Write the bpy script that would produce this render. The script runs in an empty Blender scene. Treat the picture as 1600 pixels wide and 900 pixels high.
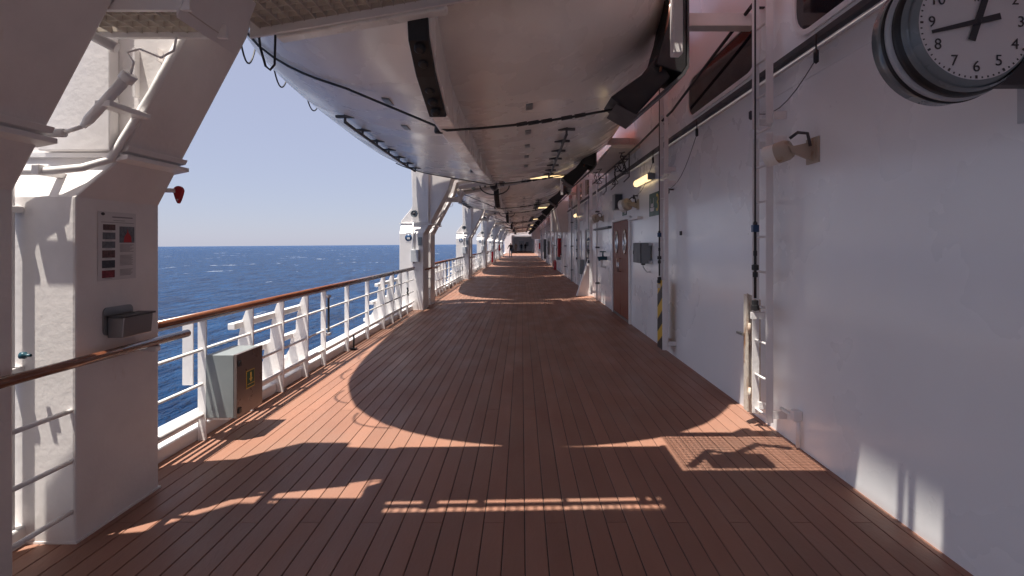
import bpy, bmesh, math, random
from mathutils import Vector, Matrix
R = math.radians
random.seed(7)
sc = bpy.context.scene
C = sc.collection

# ------------------------------------------------------------------ camera, sky, sun, exposure
cam = bpy.data.cameras.new('camera')
cam.lens = 18.0; cam.sensor_width = 36.0
cam.shift_x = -15/1600; cam.shift_y = -69/1600
cam.clip_start = 0.05; cam.clip_end = 120000
camo = bpy.data.objects.new('camera', cam); C.objects.link(camo)
camo.location = (0, 0, 1.6); camo.rotation_euler = (R(90), 0, 0)
sc.camera = camo

SUN = Vector((-.225, -.18, 1)).normalized()          # towards the sun
elev = math.asin(SUN.z); azim = math.atan2(SUN.x, SUN.y)
w = bpy.data.worlds.new('World'); sc.world = w; w.use_nodes = True
nt = w.node_tree; bg = nt.nodes['Background']
sky = nt.nodes.new('ShaderNodeTexSky'); sky.sky_type = 'NISHITA'; sky.sun_disc = False
sky.sun_elevation = elev; sky.sun_rotation = azim
sky.altitude = 0; sky.air_density = 1.0; sky.dust_density = 0.35; sky.ozone_density = 3.0
hz = nt.nodes.new('ShaderNodeMix'); hz.data_type = 'RGBA'; hz.inputs[0].default_value = .776      # thin marine haze over the whole sky
hz.inputs[7].default_value = (3.6, 3.75, 5.0, 1)
nt.links.new(sky.outputs[0], hz.inputs[6]); nt.links.new(hz.outputs[2], bg.inputs[0]); bg.inputs[1].default_value = 0.066
sl = bpy.data.lights.new('sun', 'SUN'); sl.energy = 4.25; sl.angle = R(0.55); sl.color = (1, .93, .83)
so = bpy.data.objects.new('sun', sl); C.objects.link(so)
so.rotation_euler = SUN.to_track_quat('Z', 'Y').to_euler(); so.location = (-6, -4, 30)
sc.view_settings.view_transform = 'Standard'; sc.view_settings.look = 'None'
sc.view_settings.exposure = 1.06; sc.view_settings.gamma = 1.0
sc.view_settings.use_curve_mapping = False
sc.cycles.use_denoising = True
sc.cycles.max_bounces = 8; sc.cycles.diffuse_bounces = 5; sc.cycles.glossy_bounces = 4
sc.cycles.sample_clamp_indirect = 6

# ------------------------------------------------------------------ materials
MATS = {}
def mat(name, col, rough=.5, metal=0, var=.06, scale=3.0, bump=0, bscale=30, spec=.5, coat=0, emit=None, estr=0, dirt=None, rvar=.08, objvar=0, stretch=None):
    if name in MATS: return MATS[name]
    m = bpy.data.materials.new(name); m.use_nodes = True; t = m.node_tree; n = t.nodes; l = t.links
    b = n['Principled BSDF']
    tc = n.new('ShaderNodeTexCoord'); src = tc.outputs['Object']
    geo = n.new('ShaderNodeNewGeometry'); src = geo.outputs['Position']
    if stretch:
        mp = n.new('ShaderNodeMapping'); mp.inputs['Scale'].default_value = stretch
        l.new(src, mp.inputs['Vector']); src = mp.outputs[0]
    nz = n.new('ShaderNodeTexNoise'); nz.inputs['Scale'].default_value = scale; nz.inputs['Detail'].default_value = 6
    nz.inputs['Roughness'].default_value = .6
    l.new(src, nz.inputs['Vector'])
    mr = n.new('ShaderNodeMapRange'); mr.inputs[1].default_value = .3; mr.inputs[2].default_value = .7
    mr.inputs[3].default_value = 1-var; mr.inputs[4].default_value = 1+var
    l.new(nz.outputs[0], mr.inputs[0])
    fac = mr.outputs[0]
    if objvar:
        oi = n.new('ShaderNodeObjectInfo'); m2 = n.new('ShaderNodeMapRange')
        m2.inputs[3].default_value = 1-objvar; m2.inputs[4].default_value = 1+objvar
        rs = n.new('ShaderNodeMath'); rs.operation = 'ADD'; l.new(oi.outputs['Random'], rs.inputs[0]); l.new(geo.outputs['Random Per Island'], rs.inputs[1])
        rf = n.new('ShaderNodeMath'); rf.operation = 'FRACT'; l.new(rs.outputs[0], rf.inputs[0])
        l.new(rf.outputs[0], m2.inputs[0])
        mm = n.new('ShaderNodeMath'); mm.operation = 'MULTIPLY'; l.new(fac, mm.inputs[0]); l.new(m2.outputs[0], mm.inputs[1]); fac = mm.outputs[0]
    vm = n.new('ShaderNodeVectorMath'); vm.operation = 'SCALE'; vm.inputs[0].default_value = col[:3]
    l.new(fac, vm.inputs['Scale']); cout = vm.outputs[0]
    if dirt:
        dcol, lo, hi, dsc, amt = dirt
        d = n.new('ShaderNodeTexNoise'); d.inputs['Scale'].default_value = dsc; d.inputs['Detail'].default_value = 8; d.inputs['Roughness'].default_value = .65
        mp = n.new('ShaderNodeMapping'); mp.inputs['Scale'].default_value = (1, 1, .35); l.new(geo.outputs['Position'], mp.inputs['Vector']); l.new(mp.outputs[0], d.inputs['Vector'])
        dr = n.new('ShaderNodeMapRange'); dr.inputs[1].default_value = lo; dr.inputs[2].default_value = hi; dr.inputs[4].default_value = amt
        l.new(d.outputs[0], dr.inputs[0])
        mx = n.new('ShaderNodeMix'); mx.data_type = 'RGBA'; l.new(dr.outputs[0], mx.inputs[0]); l.new(cout, mx.inputs[6]); mx.inputs[7].default_value = (*dcol, 1)
        cout = mx.outputs[2]
    l.new(cout, b.inputs['Base Color'])
    b.inputs['Metallic'].default_value = metal; b.inputs['Specular IOR Level'].default_value = spec
    b.inputs['Coat Weight'].default_value = coat; b.inputs['Coat Roughness'].default_value = .12
    rr = n.new('ShaderNodeMapRange'); rr.inputs[1].default_value = .3; rr.inputs[2].default_value = .7
    rr.inputs[3].default_value = max(.02, rough-rvar); rr.inputs[4].default_value = min(1, rough+rvar)
    n2 = n.new('ShaderNodeTexNoise'); n2.inputs['Scale'].default_value = scale*1.7; n2.inputs['Detail'].default_value = 5; l.new(src, n2.inputs['Vector'])
    l.new(n2.outputs[0], rr.inputs[0]); l.new(rr.outputs[0], b.inputs['Roughness'])
    if bump:
        bn = n.new('ShaderNodeTexNoise'); bn.inputs['Scale'].default_value = bscale; bn.inputs['Detail'].default_value = 4; l.new(src, bn.inputs['Vector'])
        bp = n.new('ShaderNodeBump'); bp.inputs['Strength'].default_value = bump; bp.inputs['Distance'].default_value = .02
        l.new(bn.outputs[0], bp.inputs['Height']); l.new(bp.outputs[0], b.inputs['Normal'])
    if emit:
        b.inputs['Emission Color'].default_value = (*emit, 1); b.inputs['Emission Strength'].default_value = estr
    MATS[name] = m; return m

WHITE = mat('white_paint', (.77, .735, .72), .42, bump=.12, bscale=22, dirt=((.45, .27, .14), .66, .80, 4.0, .55))
WHITE2 = mat('white_rail_paint', (.8, .78, .77), .38, bump=.1, bscale=35)
WALL = mat('white_wall_paint', (.88, .885, .895), .30, coat=.4, var=.035, scale=.7, bump=.30, bscale=1.3, rvar=.06)
HULL = mat('white_gelcoat', (.88, .83, .77), .27, var=.06, scale=1.2, coat=.10, bump=.06, bscale=1.2, rvar=.10, dirt=((.5, .42, .36), .60, .85, 2.0, .35))
ORANGE = mat('orange_gelcoat', (.60, .13, .05), .3)
RUBBER = mat('black_rubber', (.012, .012, .013), .55)
BLACK = mat('black_steel', (.02, .019, .02), .45)
DGREY = mat('dark_grey_steel', (.07, .07, .075), .5)
GREY = mat('grey_painted_steel', (.23, .255, .26), .38)
LGREY = mat('light_grey_plastic', (.50, .52, .54), .4)
STEEL = mat('stainless_steel', (.33, .33, .335), .36, metal=1)
CHROME = mat('chrome_ring', (.7, .7, .7), .15, metal=1)
TEAK = mat('varnished_teak', (.21, .075, .038), .25, var=.25, scale=4, coat=.6, stretch=(12, 1, 12))
DOORW = mat('varnished_door_wood', (.22, .062, .032), .48, var=.2, scale=3, coat=.0, spec=.2, stretch=(9, 9, .8))
GLASSD = mat('dark_window_glass', (.012, .010, .014), .06, var=.0, spec=.6, rvar=.02)
GLASSB = mat('porthole_glass', (.03, .06, .09), .05, var=.0, spec=.9, rvar=.02)
PLANK = mat('terracotta_deck_board', (.290, .147, .102), .52, spec=.32, var=.10, scale=2.0, bump=.12, bscale=60, objvar=.09, rvar=.12, dirt=((.26, .165, .125), .48, .76, .9, .75), stretch=(1, .35, 1))
CAULK = mat('black_caulk', (.022, .016, .015), .7)
RED = mat('red_plastic', (.42, .015, .02), .35)
YELLOW = mat('yellow_paint', (.70, .42, .03), .4)
GREEN = mat('dark_green_print', (.02, .085, .05), .4)
GOLD = mat('yellow_print', (.62, .45, .08), .45)
BLUE = mat('blue_paint', (.02, .06, .15), .4)
TEAL = mat('dark_teal_paint', (.015, .07, .10), .4)
PAPER = mat('white_paper', (.62, .60, .60), .45)
INK = mat('dark_ink', (.05, .045, .05), .5)
FACE = mat('clock_face_white', (.72, .70, .71), .5, var=.02)
BEIGE = mat('beige_lamp_housing', (.46, .39, .31), .4, dirt=((.28, .14, .05), .55, .72, 14, .8))
LAMP = mat('lit_tube_diffuser', (.8, .72, .5), .35, emit=(1, .72, .36), estr=.75)
DIFFUSER = mat('lamp_diffuser', (.85, .83, .78), .3, dirt=((.5, .4, .25), .55, .8, 5, .6))
RUSTW = mat('rust_stained_white', (.66, .60, .52), .5, bump=.2, bscale=25, dirt=((.30, .12, .03), .50, .66, 9, .9))
CREAM = mat('cream_paint', (.62, .56, .52), .45)

def sea_mat():
    m = bpy.data.materials.new('sea_water'); m.use_nodes = True; t = m.node_tree; n = t.nodes; l = t.links
    b = n['Principled BSDF']; geo = n.new('ShaderNodeNewGeometry')
    def noise(s, det, rough=.55, stretch=(1, 1, 1)):
        mp = n.new('ShaderNodeMapping'); mp.inputs['Scale'].default_value = stretch; mp.inputs['Rotation'].default_value = (0, 0, R(25))
        l.new(geo.outputs['Position'], mp.inputs[0]); x = n.new('ShaderNodeTexNoise'); x.inputs['Scale'].default_value = s
        x.inputs['Detail'].default_value = det; x.inputs['Roughness'].default_value = rough; l.new(mp.outputs[0], x.inputs[0]); return x.outputs[0]
    a = noise(.8, 8, .62, (1, .4, 1)); c = noise(.10, 6, .6, (1, .4, 1)); big = noise(.28, 9, .72, (1, .35, 1))
    ad = n.new('ShaderNodeMath'); ad.operation = 'MULTIPLY_ADD'; ad.inputs[1].default_value = 4.0; l.new(c, ad.inputs[0]); l.new(a, ad.inputs[2])
    bp = n.new('ShaderNodeBump'); bp.inputs['Strength'].default_value = 1.0; bp.inputs['Distance'].default_value = 3.0
    l.new(ad.outputs[0], bp.inputs['Height']); l.new(bp.outputs[0], b.inputs['Normal'])
    bm_ = n.new('ShaderNodeMapRange'); bm_.inputs[1].default_value = .38; bm_.inputs[2].default_value = .62; l.new(big, bm_.inputs[0]); big = bm_.outputs[0]
    cr = n.new('ShaderNodeMix'); cr.data_type = 'RGBA'; l.new(big, cr.inputs[0])
    cr.inputs[6].default_value = (.0015, .021, .080, 1); cr.inputs[7].default_value = (.011, .078, .22, 1)  # light and dark of the wave facets painted into the water colour
    f1 = noise(.16, 9, .66, (1, .4, 1)); f2 = noise(.02, 3)
    mu = n.new('ShaderNodeMath'); mu.operation = 'MULTIPLY'; l.new(f1, mu.inputs[0]); l.new(f2, mu.inputs[1])
    mr = n.new('ShaderNodeMapRange'); mr.inputs[1].default_value = .36; mr.inputs[2].default_value = .41; l.new(mu.outputs[0], mr.inputs[0])
    fx = n.new('ShaderNodeMix'); fx.data_type = 'RGBA'; l.new(mr.outputs[0], fx.inputs[0]); l.new(cr.outputs[2], fx.inputs[6]); fx.inputs[7].default_value = (.6, .65, .7, 1)
    l.new(fx.outputs[2], b.inputs['Base Color'])
    b.inputs['Roughness'].default_value = .25; b.inputs['IOR'].default_value = 1.33; b.inputs['Specular IOR Level'].default_value = .1
    return m
SEA = sea_mat()

# ------------------------------------------------------------------ mesh helpers
class MB:
    def __init__(s): s.v = []; s.f = []; s.sm = []
    def add(s, vs, fs, smooth=False):
        o = len(s.v); s.v += [tuple(x) for x in vs]
        for f in fs: s.f.append(tuple(i+o for i in f)); s.sm.append(smooth)
        return s
    def box(s, x0, x1, y0, y1, z0, z1):
        return s.add([(x0,y0,z0),(x1,y0,z0),(x1,y1,z0),(x0,y1,z0),(x0,y0,z1),(x1,y0,z1),(x1,y1,z1),(x0,y1,z1)],
                     [(0,3,2,1),(4,5,6,7),(0,1,5,4),(1,2,6,5),(2,3,7,6),(3,0,4,7)])
    def prism(s, poly, a0, a1, axis='y'):
        n = len(poly)
        def P(p, a): return {'y': (p[0], a, p[1]), 'x': (a, p[0], p[1]), 'z': (p[0], p[1], a)}[axis]
        vs = [P(p, a0) for p in poly]+[P(p, a1) for p in poly]
        fs = [tuple(range(n)), tuple(range(2*n-1, n-1, -1))]+[(i, i+n, (i+1) % n+n, (i+1) % n) for i in range(n)]
        return s.add(vs, fs)
    def tube(s, pts, r, k=8, cap=True):
        pts = [Vector(p) for p in pts]; rs = r if isinstance(r, (list, tuple)) else [r]*len(pts)
        vs = []; up = None
        for i, p in enumerate(pts):
            d = (pts[min(i+1, len(pts)-1)]-pts[max(i-1, 0)]).normalized()
            if up is None: up = Vector((0, 0, 1)) if abs(d.z) < .9 else Vector((1, 0, 0))
            a = d.cross(up).normalized(); b = a.cross(d).normalized(); up = b
            for j in range(k):
                t = 2*math.pi*j/k; vs.append(p+(a*math.cos(t)+b*math.sin(t))*rs[i])
        fs = []
        for i in range(len(pts)-1):
            for j in range(k): fs.append((i*k+j, i*k+(j+1) % k, (i+1)*k+(j+1) % k, (i+1)*k+j))
        s.add(vs, fs, True)
        if cap:
            o = len(s.v)-len(vs); s.f += [tuple(o+j for j in reversed(range(k))), tuple(o+(len(pts)-1)*k+j for j in range(k))]; s.sm += [False, False]
        return s
    def lathe(s, prof, centre, axis='y', k=40, smooth=True):
        cx, cy, cz = centre; vs = []; n = len(prof)
        for r, a in prof:
            for j in range(k):
                t = 2*math.pi*j/k; c, q = r*math.cos(t), r*math.sin(t)
                vs.append({'y': (cx+c, cy+a, cz+q), 'x': (cx+a, cy+c, cz+q), 'z': (cx+c, cy+q, cz+a)}[axis])
        fs = [(i*k+j, i*k+(j+1) % k, (i+1)*k+(j+1) % k, (i+1)*k+j) for i in range(n-1) for j in range(k)]
        return s.add(vs, fs, smooth)
    def disc(s, c, r, axis='y', k=32, rz=None):
        rz = rz or r; vs = []
        for j in range(k):
            t = 2*math.pi*j/k; a, b = r*math.cos(t), rz*math.sin(t)
            vs.append({'y': (c[0]+a, c[1], c[2]+b), 'x': (c[0], c[1]+a, c[2]+b), 'z': (c[0]+a, c[1]+b, c[2])}[axis])
        return s.add(vs, [tuple(range(k))])
    def mesh(s, name):
        me = bpy.data.meshes.new(name); me.from_pydata(s.v, [], s.f)
        me.polygons.foreach_set('use_smooth', s.sm)
        bm = bmesh.new(); bm.from_mesh(me); bmesh.ops.recalc_face_normals(bm, faces=bm.faces); bm.to_mesh(me); bm.free()
        me.update(); return me
    def build(s, name, material, parent=None, bevel=0, **props):
        o = bpy.data.objects.new(name, s.mesh(name)); C.objects.link(o)
        o.data.materials.append(material)
        if parent: o.parent = parent
        if bevel:
            b = o.modifiers.new('bevel', 'BEVEL'); b.width = bevel; b.segments = 2; b.limit_method = 'ANGLE'; b.angle_limit = R(35)
        for k, v in props.items(): o[k] = v
        return o

def thing(name, label, cat, loc=(0, 0, 0), group=None):
    o = bpy.data.objects.new(name, None); C.objects.link(o); o.empty_display_size = .2
    o['label'] = label; o['category'] = cat
    if group: o['group'] = group
    o['_b'] = list(loc); return o
def tag(o, label, cat, group=None):
    o['label'] = label; o['category'] = cat
    if group: o['group'] = group
    return o
def copy_tree(o, parent=None):
    c = o.copy(); C.objects.link(c); c.parent = parent
    for ch in list(o.children): copy_tree(ch, c)
    return c
def text_mesh(txt, size, name, material, parent, M, depth=.001):
    cu = bpy.data.curves.new(name, 'FONT'); cu.body = txt; cu.size = size; cu.align_x = 'CENTER'; cu.align_y = 'CENTER'; cu.extrude = depth
    cu.resolution_u = 4
    t = bpy.data.objects.new(name+'_t', cu); C.objects.link(t)
    dg = bpy.context.evaluated_depsgraph_get(); me = bpy.data.meshes.new_from_object(t.evaluated_get(dg))
    bpy.data.objects.remove(t); bpy.data.curves.remove(cu)
    me.transform(M); me.name = name; me.materials.clear(); me.materials.append(material)
    o = bpy.data.objects.new(name, me); C.objects.link(o); o.parent = parent; return o
def rrect(x0, x1, y0, y1, r, k=6):
    p = []
    for cx, cy, a in ((x1-r, y1-r, 0), (x0+r, y1-r, 90), (x0+r, y0+r, 180), (x1-r, y0+r, 270)):
        for i in range(k+1): t = R(a+90*i/k); p.append((cx+r*math.cos(t), cy+r*math.sin(t)))
    return p
def ring_prism(outer, inner, a0, a1, axis):
    m = MB(); n = len(outer)
    def P(p, a): return {'y': (p[0], a, p[1]), 'x': (a, p[0], p[1])}[axis]
    m.add([P(p, a0) for p in outer]+[P(p, a0) for p in inner]+[P(p, a1) for p in outer]+[P(p, a1) for p in inner],
          [f for i in range(n) for j in [(i+1) % n] for f in ((i, j, n+j, n+i), (2*n+i, 2*n+j, 3*n+j, 3*n+i), (i, j, 2*n+j, 2*n+i), (n+i, n+j, 3*n+j, 3*n+i))])
    return m
ORD = ['first', 'second', 'third', 'fourth', 'fifth', 'sixth', 'seventh', 'eighth', 'ninth']
PITCH = 10.7
WX = 2.18          # inboard wall
PX = -2.38         # inner face of the davit columns
RX = -2.60         # railing line

# ------------------------------------------------------------------ sea, ship side, deck
sea = MB().add([(-60000, -60000, 0), (60000, -60000, 0), (60000, 60000, 0), (-60000, 60000, 0)], [(0, 1, 2, 3)]).build('sea', SEA, kind='structure')
sea.location = (0, 0, -15); sea.rotation_euler = (0, R(-.42), 0)
MB().box(-3.02, 9, -14, 125, -15.5, -.35).build('ship_side', WHITE, kind='structure')
deck = MB().box(-3.0, 2.30, -10, 122, -.30, -.006).build('deck', CAULK, kind='structure')
PW, GAP = .1175, .0045
x0d = -2.6825; NP = 44
def plank_mb(m, x, y0, y1):
    c = .003; z0, z1 = -.03, 0.0; w2 = PW-GAP
    return m.prism([(x, z0), (x+w2, z0), (x+w2, z1-c), (x+w2-c, z1), (x+c, z1), (x, z1-c)], y0, y1)
NEAR0, NEAR1 = -1.06, 22.94
shared = {}
rest = MB()
for i in range(NP+1):
    x = x0d+i*PW
    if x+PW > WX+.12: break
    ph = 2.94+2.0*((i*2) % 3)
    cuts = [NEAR0]; k = ph-12
    while k < NEAR1:
        if k > NEAR0+.02: cuts.append(k)
        k += 6
    cuts.append(NEAR1)
    for a, b in zip(cuts, cuts[1:]):
        L = round(b-a-.004, 4)
        if L not in shared:
            shared[L] = plank_mb(MB(), 0, 0, L).mesh('plank'); shared[L].materials.append(PLANK)
        o = bpy.data.objects.new('plank', shared[L]); C.objects.link(o); o.location = (x, a+.002, 0); o.parent = deck
    plank_mb(rest, x, -9.5, NEAR0-.004)
    y = NEAR1
    while y < 121: plank_mb(rest, x, y+.002, min(y+6, 121)-.004); y += 6
rest.build('planking', PLANK, deck, kind='stuff')
MB().box(-2.98, -2.645, -10, 121, -.01, .10).build('coaming', WHITE2, deck, bevel=.012)

# ------------------------------------------------------------------ inboard wall
wall = thing('deckhouse_wall', 'long white painted steel deckhouse wall with doors, windows and ladders along the promenade', 'wall')
w0 = MB().box(WX, 7.5, -10, 122, 0.0, 6.998).build('wall_plating', WALL, wall)
MB().box(WX-.055, WX+.01, -10, 121, 3.075, 3.125).build('gutter_rail', DGREY, wall, bevel=.006)
MB().tube([(WX-.045, -10, 3.02), (WX-.045, 121, 3.02)], .016).build('pipe', WHITE2, wall)
MB().box(WX-.004, WX+.01, -10, 121, 2.86, 2.872).build('weld_bead', WALL, wall)
def window(y0, y1, z0, z1, r=.12):
    f = ring_prism(rrect(y0-.045, y1+.045, z0-.045, z1+.045, r+.045), rrect(y0, y1, z0, z1, r), WX-.02, WX+.01, 'x').build('window', WHITE2, wall)
    MB().prism(rrect(y0-.02, y1+.02, z0-.02, z1+.02, r), WX-.006, WX+.01, 'x').build('pane', GLASSD, f)
for a, b in ((2.08, 4.05), (4.70, 6.65), (-.6, 1.4)): window(a, b, 3.23, 3.70, .2)
for n in range(1, 7):
    for a, b in ((16.4, 17.5), (18.3, 20.0), (22.0, 23.6)): window(a+PITCH*(n-1), b+PITCH*(n-1), 3.22, 3.80, .13)
def slot_window(y0, y1, z0, z1):
    f = ring_prism(rrect(y0-.05, y1+.05, z0-.05, z1+.05, .07), rrect(y0, y1, z0, z1, .04), WX-.025, WX+.01, 'x').build('window', LGREY, wall)
    MB().prism(rrect(y0-.02, y1+.02, z0-.02, z1+.02, .04), WX-.006, WX+.01, 'x').build('pane', GLASSD, f)
for n in range(1, 7):
    for a, b in ((16.3, 17.3), (18.7, 19.9)): slot_window(a+PITCH*(n-1), b+PITCH*(n-1), .78, 2.06)
# double door
def door(ya, yb, full=True):
    fr = MB().box(WX-.045, WX+.01, ya-.09, ya, 0, 2.16).box(WX-.045, WX+.01, yb, yb+.09, 0, 2.16).box(WX-.045, WX+.01, ya, yb, 2.10, 2.16).build('door_frame', WHITE2, wall, bevel=.008)
    ym = (ya+yb)/2
    MB().box(WX-.03, WX+.01, ya, yb, 0.001, .05).build('threshold', STEEL, fr)
    for a, b, s in ((ya+.004, ym-.004, 1), (ym+.004, yb-.004, -1)):
        lf = MB().box(WX-.022, WX+.01, a, b, .052, 2.095).build('door', DOORW, wall, bevel=.005)
        c = (a+b)/2
        MB().lathe([(.20, -.024), (.20, -.040), (.155, -.040), (.155, -.023)], (WX, 0, 0), 'x', 36).build('porthole_ring', CHROME, lf).matrix_world = Matrix.Translation((0, c, 1.64)) @ Matrix.Diagonal((1, .8, 1.3, 1))
        MB().disc((WX-.0262, c, 1.64), .16*.8, 'x', 36, .16*1.3).build('porthole_glass', GLASSB, lf)
        h = a+.07 if s < 0 else b-.07
        MB().tube([(WX-.025, h, 1.00), (WX-.085, h, 1.00), (WX-.085, h, 1.28), (WX-.025, h, 1.28)], .011).build('handle', CHROME, lf)
        MB().box(WX-.0265, WX, a+.03, b-.03, .07, .30).build('kick_plate', DOORW, lf)
door(10.25, 12.05)
for y in (34.2, 55.6): door(y, y+1.7)
# upper deck overhanging the promenade above the boats
up = thing('upper_deck', 'white upper deck overhanging the wall high above the lifeboats', 'deck')
MB().box(.65, 7.5, -10, 121, 7.0, 7.35).build('overhang', WHITE, up)
MB().box(.65, .73, -10, 121, 7.352, 8.4).build('bulwark', WHITE, up)
# rectangular vent louvre
lv = MB().box(WX-.05, WX+.01, 19.3, 20.6, 2.16, 2.55).build('vent', LGREY, wall, bevel=.006)
for i in range(5): MB().box(WX-.065, WX-.052, 19.36, 20.54, 2.20+i*.07, 2.235+i*.07).build('slat', GREY, lv)
# door curtain rail beside door
MB().box(WX-.10, WX-.005, 9.2, 10.05, 2.055, 2.095).build('rain_bar', WHITE2, wall)
MB().box(WX-.10, WX-.005, 12.3, 14.9, 1.985, 2.03).build('rain_bar', DGREY, wall)
# steel outfit: bulky casings bolted to the wall
for y0, xx, z0, z1, lab in ((23.9, 1.46, 2.17, 3.60, 'beige boxed steel casing bracketed high on the wall, past the double door'),
                            (60.5, 1.22, 2.2, 3.95, 'big white boxed casing high on the wall far down the promenade')):
    t = thing('wall_casing', lab, 'casing')
    MB().box(xx, WX-.002, y0, y0+1.7, z0, z1).build('casing', CREAM if y0 < 30 else WHITE, t, bevel=.015)
    MB().prism([(xx+.02, z1-.05), (xx+.09, z1-.05), (xx+.36, z0+.03), (xx+.30, z0+.03)], y0-.03, y0-.002).build('rib', WHITE2, t)
    MB().box(xx-.02, WX-.004, y0-.025, y0+.02, z0-.03, z0+.03).build('flange', CREAM, t)

# ------------------------------------------------------------------ lifeboat davits
def build_davit():
    d = thing('lifeboat_davit', '', 'davit')
    low = [(PX, 0), (PX, 1.85), (-2.96, 1.85), (-2.96, 0)]
    mid0 = [(PX, 1.85), (-2.96, 1.85)]; mid1 = [(-2.26, 2.08), (-2.96, 2.08)]
    upp = [(-2.26, 2.08), (-1.80, 2.95), (-1.72, 3.22), (.25, 3.60), (.25, 3.85), (-1.9, 3.60), (-2.28, 3.8), (-2.33, 4.25),
           (-2.72, 4.25), (-2.72, 3.6), (-2.68, 2.66), (-2.68, 2.5), (-2.96, 2.16), (-2.96, 2.08)]
    fr = []
    for y0, y1 in ((1.70, 2.40), (2.73, 3.36)):
        T = .16
        m = MB(); n = len(upp)
        vs = [(PX, y0, 0), (-2.96, y0, 0), (-2.96, y1, 0), (PX, y1, 0), (PX, y0, 1.85), (-2.96, y0, 1.85), (-2.96, y1, 1.85), (PX, y1, 1.85)]
        vs += [(p[0], y0+T, p[1]) for p in upp]+[(p[0], y1, p[1]) for p in upp]
        o8 = 8; p8 = 8+n
        fs = [(0, 1, 2, 3), (0, 1, 5, 4), (1, 2, 6, 5), (2, 3, 7, 6), (3, 0, 4, 7), (4, 5, o8+n-1, o8), (5, 6, p8+n-1, o8+n-1), (6, 7, p8, p8+n-1), (7, 4, o8, p8)]
        fs += [tuple(o8+i for i in range(n)), tuple(p8+i for i in range(n))]+[(o8+i, o8+i+1, p8+i+1, p8+i) for i in range(n-1)]
        f = m.add(vs, fs).build('frame', WHITE, d, bevel=.012); fr.append(f)
        # ledge plates round the knee
        MB().prism([(-2.30, 2.055), (-2.20, 2.075), (-2.20, 2.10), (-2.30, 2.10)], y0+T-.03, y1+.03).build('ledge', WHITE, f, bevel=.004)
        MB().prism([(-2.28, 2.105), (-2.215, 2.12), (-2.20, 2.15), (-2.28, 2.15)], y0+T-.018, y1+.018).build('ledge', WHITE, f, bevel=.004)
        MB().box(-2.99, -2.24, y0+T-.03, y0+T-.001, 2.085, 2.11).build('seam_bar', WHITE2, f)
        MB().box(-2.70, -2.667, y0+T-.012, y0+T-.001, 2.49, 2.512).build('seam_bar', WHITE2, f)
        MB().box(-2.665, -2.27, y0+T-.07, y0+T-.003, 2.115, 3.6).build('web_plate', WHITE, f, bevel=.006)
        MB().prism([(-2.96, .0), (-2.37, .0), (-2.37, .012), (-2.96, .012)], y0-.004, y1+.004).build('foot_flange', WHITE, f)
        # stiffener at end of arm
        MB().prism([(.245, 3.55), (.275, 3.55), (.275, 3.87), (.245, 3.87)], y0-.015, y1+.015).build('end_plate', WHITE, f)
    f1, f2 = fr
    # stiffening ribs on the web between the frames
    for i, (xx, za, zb) in enumerate(((-2.16, 2.42, 2.69), (-2.03, 2.62, 2.69))):
        MB().box(xx-.006, xx+.006, 2.85, 2.889, za, zb).build('web_rib', WHITE, f2)
    # flange tube along the knee edge, then the pipe down the column
    kn = [(-2.685, 2.685, .0), (-2.685, 2.685, .95), (-2.685, 2.685, 1.90), (-2.672, 2.685, 1.955), (-2.63, 2.685, 1.98), (-2.48, 2.70, 1.985), (-2.37, 2.76, 2.01), (-2.29, 2.85, 2.07),
          (-2.07, 2.872, 2.45), (-1.82, 2.872, 2.92)]
    p = MB().tube(kn, .021, 10).build('pipe', WHITE2, d)
    for z in (.93, 1.78): MB().box(-2.72, -2.65, 2.66, 2.729, z-.018, z+.018).build('clamp', WHITE2, p, bevel=.004)
    MB().box(-2.55, -2.51, 2.66, 2.82, 1.96, 2.015).build('clamp', WHITE2, p, bevel=.004)
    # slanted conduit gland with its flexible lead
    g = MB().tube([(-2.245, 2.62, 2.20), (-2.215, 2.62, 2.235), (-2.01, 2.62, 2.46)], [.014, .024, .026], 12).build('conduit', WHITE2, d)
    MB().tube([(-2.03, 2.62, 2.435), (-2.00, 2.62, 2.47)], .036, 12).build('clamp', WHITE2, g)
    MB().box(-2.17, -2.09, 2.60, 2.888, 2.30, 2.33).build('clamp', WHITE2, g, bevel=.004)
    MB().tube([(-2.0, 2.62, 2.47), (-1.985, 2.62, 2.53), (-2.02, 2.62, 2.58), (-1.96, 2.63, 2.60), (-1.86, 2.64, 2.56), (-1.80, 2.65, 2.60), (-1.79, 2.66, 2.69)], .006, 6).build('lead', WHITE2, g)
    MB().tube([(-2.70, 2.61, 2.165), (-2.33, 2.61, 2.165)], .022, 10).tube([(-2.34, 2.61, 2.165), (-2.25, 2.62, 2.20)], .011, 8).build('conduit', WHITE2, d)
    MB().tube([(-2.45, 2.50, 2.80), (-2.07, 2.62, 2.60)], .026, 10).build('strut', WHITE2, d)
    # walkway grating between the frames: flat part, then the part that climbs with the arm
    def grate(xa, za, xb, zb, ya, yb, nx, ny, name='grating'):
        m = MB(); b = .05
        for i in range(nx+1):
            t = i/nx; x = xa+(xb-xa)*t; z = za+(zb-za)*t; m.box(x-.0022, x+.0022, ya, yb, z, z+b*.8)
        for j in range(ny+1):
            y = ya+(yb-ya)*j/ny
            m.prism([(xa, za+.008), (xb, zb+.008), (xb, zb+b), (xa, za+b)], y-.003, y+.003)
        return m.build(name, mat('galvanised_grating', (.50, .44, .38), .5), d, kind='stuff')
    grate(-2.24, 2.71, -1.60, 2.71, 2.43, 2.70, 8, 4)
    grate(-1.70, 3.00, .25, 3.33, 2.76, 3.33, 27, 8)
    MB().box(-2.26, -1.56, 2.405, 2.43, 2.70, 2.79).build('grating_frame', WHITE, d)
    MB().box(-2.26, -1.56, 2.702, 2.727, 2.69, 2.76).build('grating_frame', WHITE, d)
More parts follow.
